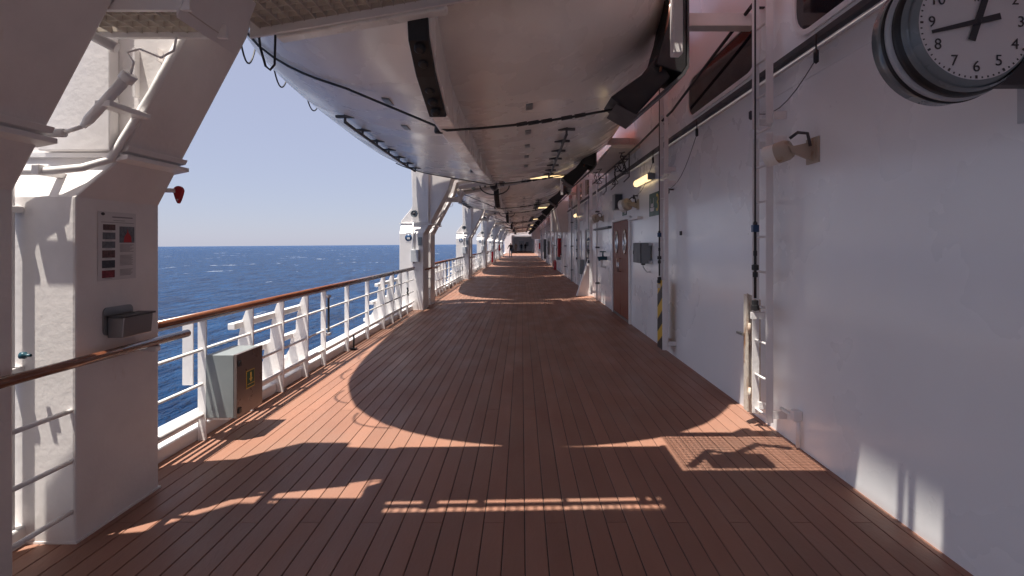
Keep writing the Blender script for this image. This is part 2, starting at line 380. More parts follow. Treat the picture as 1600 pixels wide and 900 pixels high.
    for ya_, yb_ in ((2.405, 2.43), (2.553, 2.59), (2.735, 2.757)): MB().prism([(-1.62, 2.985), (.25, 3.30), (.25, 3.40), (-1.62, 3.085)], ya_, yb_).build('grating_frame', WHITE, d)
    MB().prism([(-1.77, 2.945), (.25, 3.29), (.25, 3.41), (-1.77, 3.065)], 3.333, 3.358).build('grating_frame', WHITE, d)
    grate(-1.52, 3.02, .25, 3.33, 2.44, 2.55, 34, 2)
    MB().prism([(-1.62, 2.66), (-1.50, 2.96), (-1.56, 3.00), (-1.62, 2.95)], 2.40, 2.90).build('bracket', WHITE, d, bevel=.005)
    MB().prism([(-1.70, 3.36), (.32, 3.754), (.32, 3.794), (-1.70, 3.40)], 2.565, 2.888).build('arm_shade_plate', WHITE, d)  # unseen plate added to stop sun passing beside the second arm
    MB().prism([(-1.70, 3.36), (.32, 3.754), (.32, 3.794), (-1.70, 3.40)], 1.50, 1.858).build('arm_shade_plate', WHITE, d)  # likewise added beside the first arm to keep sun off the deck
    MB().box(-2.26, -1.74, 2.45, 2.62, 3.30, 3.33).build('arm_shade_plate', WHITE, d)  # added sun blocker over the flat grating, trims the left lit patch
    for xx, ww in ((-1.25, .05), (-.95, .03), (-.45, .02), (.02, .03), (.09, .025), (.16, .025), (.23, .02)):
        MB().tube([(xx, 2.545, 3.28+.19*xx), (xx, 2.66, 3.28+.19*xx)], ww, 10).build('light_breaker', DGREY, d)  # unseen cylinders added across the slot to break up its sun strip
    # inboard platform: grating, edge beam, hanger post; added plates and clutter block sun
    MB().box(.08, 1.38, 1.45, 2.7195, 3.48, 3.54).build('platform_shade_plate', WHITE, d, bevel=.006)  # solid plate sized to block sun from the deck below
    grate(.38, 3.50, 1.36, 3.50, 2.98, 3.62, 24, 14, 'platform_grating')
    MB().box(1.37, 1.80, 2.81, 3.62, 3.48, 3.54).build('platform_shade_plate', WHITE, d, bevel=.006)  # added out of view to shade the foot of the wall
    MB().box(.32, 1.36, 2.81, 2.975, 3.48, 3.54).build('platform_shade_plate', WHITE, d, bevel=.006)
    MB().prism([(.55, 3.56), (.62, 3.78), (.74, 3.70), (.82, 3.90), (.98, 3.84), (1.02, 3.56)], 3.00, 3.22).build('shadow_caster', GREY, d, bevel=.02)  # unseen irregular block added to cast a ragged shadow through the grating
    MB().tube([(.40, 3.02, 3.60), (.62, 3.30, 3.66), (.80, 3.24, 3.62), (1.05, 3.42, 3.68), (1.30, 3.36, 3.60)], .035, 8).build('hose', BLACK, d)  # unseen tube added to break up the grating's sun patch
    MB().box(.30, 1.72, 3.625, 3.70, 3.47, 3.60).build('platform_beam', WHITE, d, bevel=.008)
    MB().box(1.17, WX-.002, 3.70, 3.76, 3.41, 3.48).build('platform_bracket', WHITE, d)
    MB().box(.28, 1.60, 2.72, 2.80, 3.47, 3.60).build('platform_beam', WHITE, d, bevel=.008)
    MB().box(1.10, 1.168, 3.70, 3.80, 2.98, 3.60).build('hanger_post', WHITE, d, bevel=.008)
    for yy in (2.02, 2.26, 2.34): MB().tube([(1.42, yy, 3.2), (1.42, yy, 4.7)], .022, 8).build('shade_post', WHITE2, d)  # unseen uprights added to split the sun patch on the wall
    MB().box(1.385, 1.80, 1.40, 1.99, 3.48, 3.54).build('platform_shade_plate', WHITE, d)  # unseen plate added to keep sun off the clock dial
    # tube light on the far flank of the second arm
    lt = MB().prism([(-1.62, 2.955), (-.50, 3.145), (-.50, 3.205), (-1.62, 3.015)], 3.372, 3.47).build('tube_light', DIFFUSER, d, bevel=.012)
    MB().prism([(-1.66, 3.02), (-.46, 3.222), (-.46, 3.25), (-1.66, 3.05)], 3.362, 3.48).build('tray', CREAM, lt)
    # rails closing the gap between the columns and teak grab rail on the inboard side
    for z in (.71, .44, .17): MB().tube([(PX-.02, 2.402, z), (PX-.02, 2.728, z)], .013, 8).build('gap_rail', WHITE2, d)
    hr = MB().tube([(-2.285, 1.45, .99), (-2.285, 3.50, .99)], .026, 12).build('grab_rail', TEAK, d)
    for y in (1.95, 3.2): MB().box(PX+.001, -2.27, y-.02, y+.02, .93, .965).build('bracket', WHITE2, hr, bevel=.004)
    # fittings on the camera side of the first column
    v = MB().lathe([(.0, -.012), (.055, -.012), (.075, -.03), (.085, -.03), (.09, -.001)], (-2.60, 1.70, 2.33), 'y', 24).build('round_vent', GREY, d)
    MB().lathe([(.0, -.032), (.03, -.032), (.03, -.010)], (-2.60, 1.70, 2.33), 'y', 16).build('hub', INK, v)
    e = MB().lathe([(0, -.004), (.085, -.004), (.085, -.001)], (-2.74, 1.70, 1.75), 'y', 28).build('round_sign', BLUE, d)
    MB().box(-2.775, -2.705, 1.693, 1.6955, 1.71, 1.76).build('pictogram', PAPER, e)
    MB().box(-2.80, -2.68, 1.6975, 1.6995, 1.63, 1.87).build('sign_plate', PAPER, e)
    MB().tube([(-2.62, 1.67, 1.45), (-2.62, 1.67, 2.12)], .018, 8).build('pipe', WHITE2, d)
    MB().box(-2.50, -2.41, 1.66, 1.699, 1.56, 1.76).build('switch_panel', GREY, d, bevel=.004)
    j = MB().box(-2.66, -2.47, 1.57, 1.699, 1.16, 1.46).build('junction_box', LGREY, d, bevel=.012)
    MB().tube([(-2.60, 1.63, 1.12), (-2.60, 1.63, 1.16)], .016, 8).build('gland', DGREY, j)
    return d
dav = build_davit()
DAV = [dav]
for n in range(1, 7): DAV.append(copy_tree(dav))
for n, o in enumerate(DAV):
    o.location = (0, PITCH*n, 0); o['group'] = 'lifeboat davits along the rail'
    o['label'] = ('white twin-column lifeboat davit carrying the printed notice and steel bin' if n == 0 else
                  f'white twin-column lifeboat davit, {ORD[n]} in the row counting from the one with the notice')

# ------------------------------------------------------------------ lifeboats
BX = -.70; B0 = 3.36; BL = 8.95
def interp(x, T):
    for (a, fa), (b, fb) in zip(T, T[1:]):
        if x <= b: 
            t = (x-a)/(b-a); return fa+(fb-fa)*t
    return T[-1][1]
def smooth_interp(x, T):
    return (interp(x-.04, T)+2*interp(x, T)+interp(x+.04, T))/4 if x > .05 else interp(x, T)
WT = [(-1, 0), (0, 0.02), (.447, .95), (.74, 1.46), (1, 1.83), (1.38, 2.20), (1.7, 2.35), (2.05, 2.46), (2.63, 2.60), (2.75, 2.58), (2.85, 2.50), (2.93, 2.35), (2.975, 2.15), (2.9917, 1.95), (4, 1.95)]
KT = [(-1, 3.62), (0, 3.62), (.25, 3.38), (.6, 3.14), (1.0, 3.02), (1.6, 2.97), (3, 2.95), (6, 2.96), (8.2, 3.02), (8.95, 3.10), (20, 3.1)]
ZG = 3.98
def hw(d): return smooth_interp(math.sqrt(max(d, 0)), WT)
def hk(d): return (interp(d-.15, KT)+interp(d, KT)+interp(d+.15, KT))/3
def hull_z(d, x):
    t = min(1, abs(x)/max(hw(d), .01)); k = hk(d)
    return k+(ZG-k)*(1-math.sqrt(max(0, 1-t**2.15)))
def build_boat():
    b = thing('lifeboat', '', 'lifeboat')
    ds = [i*i*.02/1 for i in range(0, 8)]+[1.0+.25*i for i in range(1, 28)]+[8.0+.1*i for i in range(1, 9)]+[8.88, 8.93, 8.95]
    ds = sorted(set(round(x, 4) for x in ds if x <= BL)); K = 15
    m = MB(); vs = []; nv = 2*K+1
    for d in ds:
        W, k = hw(d), hk(d)
        for j in range(-K, K+1):
            a = math.pi/2*j/K; t = math.sin(a)
            z = k+(ZG-k)*(1-math.sqrt(max(0, 1-abs(t)**2.15)))
            vs.append((BX+W*t, B0+d, z))
    fs = [(i*nv+j, i*nv+j+1, (i+1)*nv+j+1, (i+1)*nv+j) for i in range(len(ds)-1) for j in range(nv-1)]
    n = len(ds)
    m.add(vs, fs, True); m.f.append(tuple((n-1)*nv+j for j in range(nv))); m.sm.append(False)
    hull = m.build('hull', HULL, b)
    # rubbing strake and canopy
    c = MB(); vs = []; K2 = 12; nv = 2*K2+1
    zt = lambda d: 4.06+.25+1.05*min(1, d/1.6)*min(1, (BL-d)/1.2+.3)
    for d in ds:
        W = max(hw(d)-.06, .01)
        for j in range(-K2, K2+1):
            a = math.pi/2*j/K2; t = math.copysign(abs(math.sin(a))**.8, math.sin(a))
            vs.append((BX+W*t, B0+d, 4.05+(zt(d)-4.05)*(math.cos(a))**.55))
    c.add(vs, [(i*nv+j, i*nv+j+1, (i+1)*nv+j+1, (i+1)*nv+j) for i in range(n-1) for j in range(nv-1)], True)
    c.f.append(tuple((n-1)*nv+j for j in range(nv))); c.sm.append(False)
    can = c.build('canopy', ORANGE, b)
    for s in (-1, 1):
        for i in range(4):
            y = B0+2.4+i*1.35
            MB().box(BX+s*(hw(y-B0)-.12)-.03, BX+s*(hw(y-B0)-.12)+.03, y-.3, y+.3, 4.55, 4.9).build('canopy_window', GLASSD, can)
    st = []
    for s in (-1, 1): st.append([(BX+s*max(hw(d)-.02, .01), B0+d, 4.015) for d in ds])
    MB().tube(list(reversed(st[0]))+st[1][1:], .055, 8).build('rubbing_strake', HULL, b)
    # keel / skeg
    kp = [(3.47, 3.55), (3.44, 3.20), (3.50, 3.02), (3.75, 2.86), (4.30, 2.68), (5.2, 2.67), (8.5, 2.76), (11.9, 2.96), (12.25, 3.02), (12.25, 3.14), (8.5, 3.0), (4.6, 3.02), (4.0, 3.2), (3.72, 3.60)]
    MB().prism(kp, BX-.085, BX+.085, 'x').build('keel', HULL, b, bevel=.012)
    # black stem fender with its row of knobs
    fp = [(3.425, 3.22), (3.475, 2.99), (3.74, 2.83), (4.27, 2.668), (4.32, 2.70), (3.77, 2.875), (3.53, 3.035), (3.48, 3.22)]
    sf = MB().prism([(a_, b_-.012) for a_, b_ in fp], BX-.07, BX+.07, 'x').build('stem_fender', RUBBER, b, bevel=.006)
    for i in range(6):
        t = (i+.5)/6; q = Vector((BX, 3.47, 3.0)).lerp(Vector((BX, 4.25, 2.672)), t)
        MB().tube([q+Vector((0, 0, .02)), q+Vector((0, -.022, -.045)), q+Vector((0, -.026, -.052))], [.045, .038, .022], 12).build('knob', RUBBER, sf)
    # grab rails under the bilges with stand-offs
    for s, ya, yb, xo in ((-1, 6.15, 10.2, 1.42), (1, 6.6, 11.0, 1.28)):
        N = 7; pts = []
        for i in range(13):
            y = ya+(yb-ya)*i/12; pts.append((BX+s*xo, y, hull_z(y-B0, xo)-.085))
        r = MB().tube(pts, .019, 8).build('bilge_rail', DGREY, b)
        for i in range(N):
            y = ya+(yb-ya)*i/(N-1); z = hull_z(y-B0, xo)
            MB().tube([(BX+s*xo, y, z+.03), (BX+s*xo, y, z-.085)], .016, 6).box(BX+s*xo-.11, BX+s*xo+.11, y-.022, y+.022, z-.035, z-.005).build('standoff', DGREY, r)
    # anode plates
    for dx, y in ((.78, 5.3), (.78, 6.4), (.78, 7.3), (.78, 8.2), (.78, 9.2), (-.62, 5.05), (-.68, 6.1)):
        z = hull_z(y-B0, dx); sl_ = (hull_z(y-B0, abs(dx)+.05)-hull_z(y-B0, abs(dx)-.05))/.1*math.copysign(1, dx)
        MB().prism([(BX+dx-.035, z-.035*sl_-.012), (BX+dx+.035, z+.035*sl_-.012), (BX+dx+.035, z+.035*sl_+.03), (BX+dx-.035, z-.035*sl_+.03)], y-.10, y+.10).build('anode', GREY, b)
    # gripe wires passing under the keel
    def gripe(y, xl, xr, zr):
        P = []
        for i in range(15):
            x = BX+xl*(1-i/14); P.append((x, y, min(hull_z(y-B0, x-BX)-.02, 9)))
        kz = interp(y, [(3, 2.8), (4.3, 2.68), (5.2, 2.685), (8.5, 2.785), (12, 2.94)])-.02
        L = [(x, y, z if abs(x-BX) > 1.0 else kz+(hull_z(y-B0, 1.0)-.02-kz)*abs(x-BX)) for x, yy, z in P]
        L[-1] = (BX, y, kz)
        Rr = [(BX+(xr-BX)*t, y, kz+(zr-kz)*t-.03*math.sin(math.pi*t)) for t in (.2, .4, .6, .8, 1)]
        g = MB().tube(L+Rr, .012, 6).build('gripe_wire', BLACK, b)
        for t in (.45, .52, .60, .72, .8): 
            q = Vector((BX+(xr-BX)*t, y, kz+(zr-kz)*t-.03*math.sin(math.pi*t)))
            MB().tube([q+Vector((-.05, 0, -.008)), q+Vector((.05, 0, .01))], .02, 6).build('turnbuckle', BLACK, g)
        return g
    gripe(4.8, -1.9, .86, 2.86); gripe(11.0, -2.0, .95, 3.08)
    # sensor puck beside the keel
    MB().lathe([(0, -.07), (.04, -.07), (.045, -.05), (.04, .02)], (BX-.10, 4.95, 2.74), 'z', 14).build('drain_plug', RUBBER, b)
    MB().lathe([(0, -.06), (.05, -.06), (.05, .05)], (BX-.14, 8.9, 2.90), 'z', 14).build('drain_plug', DGREY, b)
    # hanging life-line loops on the seaward side
    for i, (ya, yb, dz) in enumerate(((3.75, 4.15, .42), (4.45, 4.9, .36), (5.35, 5.85, .28), (6.4, 6.9, .22), (7.6, 8.2, .2))):
        P = []
        for k in range(11):
            t = k/10; y = ya+(yb-ya)*t; x = BX-hw(y-B0)-.045
            P.append((x, y, 3.86-dz*4*t*(1-t)))
        MB().tube(P, .010, 6).build('lifeline_loop', BLACK, b)
    # hook block and hoses at the stern
    hb = MB().tube([(BX+.02, 12.3, 3.02), (BX+.02, 12.75, 3.0)], .09, 14).build('stern_gland', BLACK, b)
    MB().tube([(BX-.36+.36*math.cos(t)*1.0+.4, 12.5, 3.02-.22*math.sin(t)) for t in [math.pi*i/10 for i in range(11)]], .016, 6).build('hose', BLACK, hb)
    MB().prism([(12.0, 3.08), (12.9, 3.06), (12.9, 3.16), (12.0, 3.18)], BX+.16, BX+.26, 'x').build('stern_bracket', DGREY, b)
    return b
boat = build_boat()
BOATS = [boat]+[copy_tree(boat) for _ in range(6)]
for n, o in enumerate(BOATS):
    k = n if n < 6 else -1
    o.location = (0, PITCH*k, 0); o['group'] = 'lifeboats hung over the promenade'
    o['label'] = ('white lifeboat hull hung overhead past the clock, its bow over the first sunlit strip' if k == 0 else
                  'white lifeboat hung overhead, last in the row, on the other side of the clock' if k < 0 else
                  f'white lifeboat hung overhead, {ORD[k]} in the row counting from the one past the clock')

# black cradle pads between boat and wall
def build_pad():
    p = thing('cradle_pad', '', 'pad')
    d = 4.8-B0; out = []; inn = []
    for i in range(9):
        x = 1.52+(2.1-1.52)*i/8 if i < 7 else 2.02
        x = 1.50+.56*i/8
        z = hull_z(d, min(x, hw(d)-.01)) if x < hw(d) else ZG
        out.append((BX+x+.0, z))
    lo = [(.86, 2.84), (1.06, 2.70), (1.40, 2.98), (1.43, 3.06), (1.22, 3.22), (1.05, 3.02)]
    MB().prism([(.80, 2.92), (1.02, 2.75), (1.34, 3.10), (1.22, 3.30), (1.08, 3.12)], 4.60, 5.02).build('pad', RUBBER, p, bevel=.01)
    MB().prism([(1.20, 3.20), (1.43, 3.12), (1.47, 3.18), (1.47, 3.95), (1.38, 3.95), (1.30, 3.55)], 4.56, 5.06).build('backing_pad', RUBBER, p, bevel=.01)
    MB().prism([(.84, 2.845), (1.03, 2.735), (1.45, 3.10), (1.49, 3.17), (1.49, 4.1), (1.475, 4.1), (1.475, 3.19), (1.43, 3.12), (1.02, 2.75)], 4.55, 5.07).build('steel_strap', DGREY, p)
    MB().box(1.49, WX-.002, 4.74, 4.88, 3.62, 3.74).build('arm', WHITE, p, bevel=.008)
    MB().tube([(1.24, 4.58, 3.14), (1.36, 4.57, 3.95)], .012, 6).build('strap_cord', TEAK, p)
    return p
pad = build_pad()
for n in range(0, 6):
    for q, dy in enumerate((0, 5.6)):
        o = pad if (n == 0 and q == 0) else copy_tree(pad)
        o.location = (0, PITCH*n+dy, 0); o['group'] = 'black cradle pads under the lifeboats'
        o['label'] = f"black rubber cradle pad against the {'bow' if q == 0 else 'stern'} of the {ORD[n]} lifeboat past the clock"

# ------------------------------------------------------------------ railings
def build_rail():
    r = thing('deck_railing', '', 'railing')
    ya, yb = 3.40, 12.35
    h = MB().tube([(RX, ya, 1.02), (RX, yb, 1.02)], .029, 12); 
    for y in (ya+.9, ya+3.9, ya+6.9): h.tube([(RX, y, 1.02), (RX, y+.006, 1.02)], .031, 12)
    h.build('handrail', TEAK, r)
    MB().box(RX-.02, RX+.02, ya, yb, .975, .989).build('handrail_strip', WHITE2, r)
    for z, rad in ((.74, .014), (.46, .014), (.21, .020)): MB().tube([(RX, ya, z), (RX, yb, z)], rad, 8).build('rail', WHITE2, r)
    MB().box(RX-.075, RX-.03, ya, yb, .15, .19).build('lower_bar', WHITE2, r, bevel=.005)
    for y in (4.17, 6.72, 7.62, 8.62, 11.62):
        MB().box(RX-.034, RX+.034, y-.008, y+.008, 0, .98).build('post', WHITE2, r, bevel=.003)
    MB().box(RX-.16, RX-.075, 4.165, 4.178, .45, .96).build('hinge_plate', WHITE2, r)
    for y in (4.9, 5.53, 6.16, 9.63, 10.3, 10.97):
        g = MB().prism([(RX+.034, 0), (RX+.034, .98), (RX-.03, .98), (RX-.075, .86), (RX-.11, .70), (RX-.115, .55), (RX-.17, .50), (RX-.19, .34), (RX-.31, .11), (RX-.31, 0.02)], y-.009, y+.009).build('bracket_post', WHITE2, r, bevel=.003)
    for a, b in ((4.75, 6.4), (9.5, 11.2)):
        MB().box(RX-.13, RX-.06, a, b, .80, .86).build('fender_bar', WHITE2, r, bevel=.008)
        MB().box(RX-.23, RX-.15, a, b, .47, .53).build('fender_bar', WHITE2, r, bevel=.008)
        MB().box(RX-.34, RX-.27, a, b, .16, .22).build('fender_bar', WHITE2, r, bevel=.008)
    l = MB().tube([(RX+.02, 6.84, .42), (RX+.02, 6.84, .92)], .016, 8).build('gate_pin', DGREY, r)
    for z in (.40, .90): MB().box(RX-.02, RX+.05, 6.76, 6.86, z-.015, z+.015).build('pin_socket', WHITE2, l)
    k = MB().tube([(RX+.06, 7.75, .02), (RX+.06, 7.75, .22)], .014, 8).box(RX+.02, RX+.10, 7.71, 7.79, .0, .025).build('deck_bolt', BLACK, r)
    MB().tube([(RX+.03, 11.5, .62), (RX+.05, 11.5, .55), (RX+.03, 11.5, .50), (RX+.06, 11.5, .44)], .018, 6).build('hook', BLACK, r)
    return r
rail = build_rail()
RAILS = [rail]+[copy_tree(rail) for _ in range(5)]
for n, o in enumerate(RAILS):
    o.location = (0, PITCH*n, 0); o['group'] = 'teak-topped railing sections'
    o['label'] = ('white steel railing with teak handrail holding the grey cabinet' if n == 0 else
                  f'white steel railing with teak handrail, {ORD[n]} section counting from the one with the cabinet')
b_ = MB().tube([(RX, -8, 1.02), (RX, 1.69, 1.02)], .034, 12)
bt = thing('deck_railing', 'white railing with teak handrail beside the clock end of the deck', 'railing')
b_.build('handrail', TEAK, bt)
for z in (.74, .46, .21): MB().tube([(RX, -8, z), (RX, 1.69, z)], .014, 8).build('rail', WHITE2, bt)
for y in (-7, -5.5, -4, -2.5, -1, .5): MB().box(RX-.034, RX+.034, y-.008, y+.008, 0, .98).build('post', WHITE2, bt)

# ------------------------------------------------------------------ things on the left
# grey cabinet on the railing
t = thing('cabinet', 'grey steel cabinet with green arrow sign mounted on the railing', 'cabinet')
bd = MB().box(-2.555, -2.33, 4.14, 4.54, .19, .70).build('body', GREY, t, bevel=.004)
dr = MB().box(-2.326, -2.30, 4.136, 4.544, .187, .703).build('door', mat('bronze_grey_door', (.16, .125, .115), .3, metal=.25), t, bevel=.003)
MB().box(-2.3295, -2.3265, 4.145, 4.535, .20, .69).build('gasket', INK, t)
for z in (.625, .245): MB().box(-2.299, -2.285, 4.145, 4.185, z-.022, z+.022).build('latch', BLACK, dr, bevel=.004)
def sign_yz(x, y0, y1, z0, z1): return MB().box(x, x+.002, y0, y1, z0, z1)
s = sign_yz(-2.2995, 4.275, 4.405, .385, .535).build('sign', GOLD, dr)
sign_yz(-2.2973, 4.283, 4.397, .393, .527).build('sign_field', GREEN, s)
a = -2.2950
MB().prism([(4.328, .515), (4.352, .515), (4.352, .465), (4.366, .465), (4.340, .432), (4.314, .465), (4.328, .465)], a, a+.0008, 'x').build('arrow', GOLD, s)
sign_yz(a, 4.288, 4.392, .418, .4225).build('rule', GOLD, s)
for z in (.18,): MB().box(-2.59, -2.40, 4.20, 4.26, .155, .188).box(-2.59, -2.40, 4.42, 4.48, .155, .188).build('bracket', WHITE2, t)

# printed notice
t = thing('notice', 'laminated safety notice with six small photos on the davit column', 'notice')
X = PX+.001
def on(y0, y1, z0, z1, lift, m, name, parent): return MB().box(X+lift-.0006, X+lift, y0, y1, z0, z1).build(name, m, parent)
sh = on(2.872, 3.155, 1.39, 1.785, .002, PAPER, 'sheet', t)
def pz(v): return 1.785-(v-50)/(765-50)*.395            # rows measured on the sheet
def py(u): return 2.872+(u-100)/(490-100)*.283
photo = [mat('photo_print_brown', (.10, .045, .045), .4, var=.6, scale=60), mat('photo_print_grey', (.13, .14, .16), .4, var=.4, scale=50), mat('photo_print_dark', (.035, .037, .05), .4, var=.5, scale=50), mat('photo_print_red', (.20, .02, .03), .4, var=.6, scale=60)]
for (u0, v0, u1, v1, k) in ((148, 182, 270, 242, 0), (145, 266, 270, 338, 1), (140, 360, 268, 428, 1), (140, 452, 266, 530, 0), (138, 556, 266, 636, 2), (138, 660, 264, 738, 3)):
    on(py(u0), py(u1), pz(v1), pz(v0), .003, photo[k], 'photo', sh)
on(py(312), py(472), pz(372), pz(198), .003, photo[1], 'diagram', sh)
MB().prism([(py(355), pz(370)), (py(440), pz(370)), (py(436), pz(310)), (py(405), pz(262)), (py(398), pz(220)), (py(392), pz(262)), (py(362), pz(310))], X+.0032, X+.0036, 'x').build('figure', RED, sh)
MB().disc((X+.0030, py(147), pz(76)), .014, 'x', 20, .009).build('emblem', INK, sh)
tx = MB()
for (u0, u1, v, hh) in [(238, 452, 103, 13), (130, 465, 160, 5), (250, 370, 138, 5)]+[(315, 465-20*(i % 3), 395+i*12, 5) for i in range(7)]+[(315, 455-14*(i % 2), 508+i*13, 5) for i in range(9)]+[(315, 452-10*(i % 3), 660+i*12, 5) for i in range(6)]+[(165, 430, 775, 8)]+[(165, 235, v, 4) for v in (250, 346, 438, 541, 646, 746)]:
    if v < 770: tx.box(X+.0026, X+.0030, py(u0), py(u1), pz(v+hh/2), pz(v-hh/2))
tx.build('lettering', mat('grey_print', (.22, .21, .22), .5), sh, kind='stuff')
# stainless ash bin
t = thing('ash_bin', 'small stainless steel ash bin screwed to the davit column below the notice', 'bin')
MB().prism(rrect(2.905, 3.125, 1.075, 1.235, .03), X, X+.008, 'x').build('back_plate', STEEL, t)
bb = MB().prism([(X+.009, 1.06), (X+.095, 1.06), (X+.105, 1.175), (X+.009, 1.175)], 2.93, 3.16).build('bin_body', STEEL, t, bevel=.004)
MB().prism([(X+.012, 1.177), (X+.118, 1.177), (X+.118, 1.187), (X+.012, 1.187)], 2.925, 3.165).build('rim', DGREY, bb)
# red handle
t = thing('red_tag', 'small red drop-shaped plastic holder hanging off the davit column edge', 'holder')
pr = []
for i in range(24):
    a = 2*math.pi*i/24; r = .034 if math.sin(a) > -.2 else .034*(1-.45*abs(math.sin(a)))
    pr.append((-2.285+r*math.cos(a), 1.952+(r if math.sin(a) > 0 else .085)*math.sin(a)))
MB().prism(pr, 3.40, 3.425).build('holder_body', RED, t, bevel=.006)
MB().box(-2.36, -2.30, 3.362, 3.40, 1.94, 1.965).build('bracket', WHITE2, t)
MB().disc((-2.285, 3.3985, 1.893), .006, 'y', 12).build('hole', PAPER, t)
# overhead cable and hanging loop by the near davit
t = thing('overhead_cable', 'thin black cable strung beneath the walkway grating of the near davit', 'cable')
MB().tube([(-2.0, 2.38, 2.87), (-1.55, 2.39, 2.79), (-1.1, 2.395, 2.76), (-.5, 2.395, 2.80), (.4, 2.39, 2.93)], .005, 6).build('cable', BLACK, t)
MB().tube([(-1.74, 3.38, 3.02), (-1.73, 3.39, 2.90), (-1.70, 3.4, 2.78), (-1.67, 3.4, 2.755), (-1.64, 3.4, 2.79), (-1.63, 3.39, 3.0)], .008, 6).build('cable_loop', BLACK, t)
# blue valve knob on the near pipe
tag(MB().lathe([(0, 0), (.018, 0), (.018, .02), (.008, .024), (.008, .05)], (-2.60, 2.66, 1.02), 'x', 12).build('valve_knob', TEAL), 'small teal valve knob between the two near davit columns', 'valve')

# ------------------------------------------------------------------ clock
t = thing('clock', 'round double-faced station clock with black rim bracketed to the wall', 'clock')
cc = (1.755, 1.98, 2.455)
MB().lathe([(.246, .02), (.256, .035), (.256, .10), (.248, .112), (.262, .116), (.272, .128), (.272, .19), (.0, .19)], cc, 'y', 72).build('case', mat('grey_blue_enamel', (.17, .20, .215), .25, coat=.4), t)
MB().lathe([(.222, -.004), (.230, .0), (.248, .05), (.252, .05)], cc, 'y', 72).build('inner_band', mat('grey_blue_band', (.20, .23, .245), .3), t)
MB().lathe([(.247, .042), (.260, .046), (.268, .058), (.268, .078), (.258, .083)], cc, 'y', 72).build('bezel', BLACK, t)
MB().lathe([(.254, .084), (.275, .09), (.275, .11), (.254, .118)], cc, 'y', 72).build('back_ring', LGREY, t)
MB().lathe([(.270, .119), (.279, .122), (.279, .128), (.270, .132)], cc, 'y', 72).build('rear_ring', BLACK, t)
dial = MB().disc((cc[0], cc[1]-.003, cc[2]), .224, 'y', 72).build('dial', FACE, t)
MT = lambda x, z, y: Matrix.Translation((cc[0]+x, cc[1]+y, cc[2]+z)) @ Matrix.Rotation(R(90), 4, 'X')
for h in range(1, 13):
    a = R(90-30*h); text_mesh(str(h), .060, 'numeral', INK, dial, MT(.172*math.cos(a), .172*math.sin(a), -.0055), .0006)
text_mesh('W', .026, 'maker_mark', INK, dial, MT(0, .088, -.0055), .0006)
for i in range(60):
    a = R(6*i); q = .007 if i % 5 else .012
    tk = MB().box(-.0026 if i % 5 else -.004, .0026 if i % 5 else .004, -.0006, .0006, .217-q, .217)
    o = tk.build('minute_mark', INK, dial); o.matrix_world = Matrix.Translation((cc[0], cc[1]-.0048, cc[2])) @ Matrix.Rotation(a, 4, 'Y')
def hand(ang, L, tail, w0, w1, y, name):
    o = MB().prism([(-w0, -tail), (w0, -tail), (w1, L), (-w1, L)], -.001, .001).build(name, INK, t)
    o.matrix_world = Matrix.Translation((cc[0], cc[1]+y, cc[2])) @ Matrix.Rotation(R(ang), 4, 'Y')
hand(6*43.0-1, .185, .085, .0125, .0065, -.016, 'minute_hand'); hand(18, .135, .075, .014, .012, -.011, 'hour_hand')
MB().lathe([(0, -.019), (.008, -.019), (.008, -.004)], cc, 'y', 14).build('hub', INK, t)
MB().box(cc[0]+.18, WX-.001, cc[1]+.13, cc[1]+.19, cc[2]-.20, cc[2]+.0).build('bracket', INK, t, bevel=.006)
MB().box(WX-.012, WX-.001, cc[1]+.08, cc[1]+.26, cc[2]-.33, cc[2]+.1).build('wall_plate', LGREY, t)

# ------------------------------------------------------------------ ladders and what hangs by them
def build_ladder(ztop=7.2):
    l = thing('wall_ladder', '', 'ladder')
    for y in (-.125, .125):
        MB().box(WX-.16, WX-.10, y-.006, y+.006, .12, 2.52).build('stile', WHITE2, l, bevel=.002)
        MB().box(WX-.16, WX-.10, y-.006, y+.006, 2.60, ztop).build('stile', WHITE2, l, bevel=.002)
        for z in (.19, 2.46, 2.66, 4.6, 6.4): MB().box(WX-.11, WX-.001, y-.028, y-.007, z-.03, z+.03).build('bracket', WHITE2, l)
    z = .16
    while z < ztop:
        MB().tube([(WX-.13, -.122, z), (WX-.13, .122, z)], .011, 6).build('rung', WHITE2, l); z += .30
    return l
def build_wire(z0, zt=7.0):
    q = thing('hanging_wire', '', 'wire')
    MB().tube([(0, 0, zt), (0, 0, z0+.75)], .007, 6).build('cable', BLACK, q)
    MB().tube([(0, 0, z0+.75), (0, 0, z0+.10)], .011, 6).build('turnbuckle', BLACK, q)
    for i, (z, r) in enumerate(((z0+.72, .018), (z0+.48, .016), (z0+.36, .03), (z0+.30, .022), (z0+.06, .028), (z0+.02, .034))):
        MB().lathe([(0, -.03), (r, -.02), (r, .02), (0, .03)], (0, 0, z), 'z', 8, False).build('shackle', BLACK, q)
    MB().box(-.025, .025, -.02, .02, z0+.66, z0+.72).build('clip', BLUE, q)
    MB().box(-.035, .12, -.018, .018, z0-.075, z0-.02).build('eye_plate', WHITE2, q)
    return q
L0 = build_ladder()
ys = [4.36, 7.38]+[15.15, 18.4]+[25.8, 29.2, 36.5, 40, 47.2, 50.6]
names = ['tall white wall ladder nearest the clock, its lower gate standing open', 'white wall ladder with the black and yellow striped board at its foot']
for i, y in enumerate(ys):
    o = L0 if i == 0 else copy_tree(L0)
    o.location = (0, y, 0); o['group'] = 'steel ladders on the deckhouse wall'
    o['label'] = names[i] if i < 2 else f"white steel wall ladder, {['third','fourth','fifth','sixth','seventh','eighth','ninth','tenth'][i-2]} along the wall counting from the clock"
W0 = build_wire(1.04)
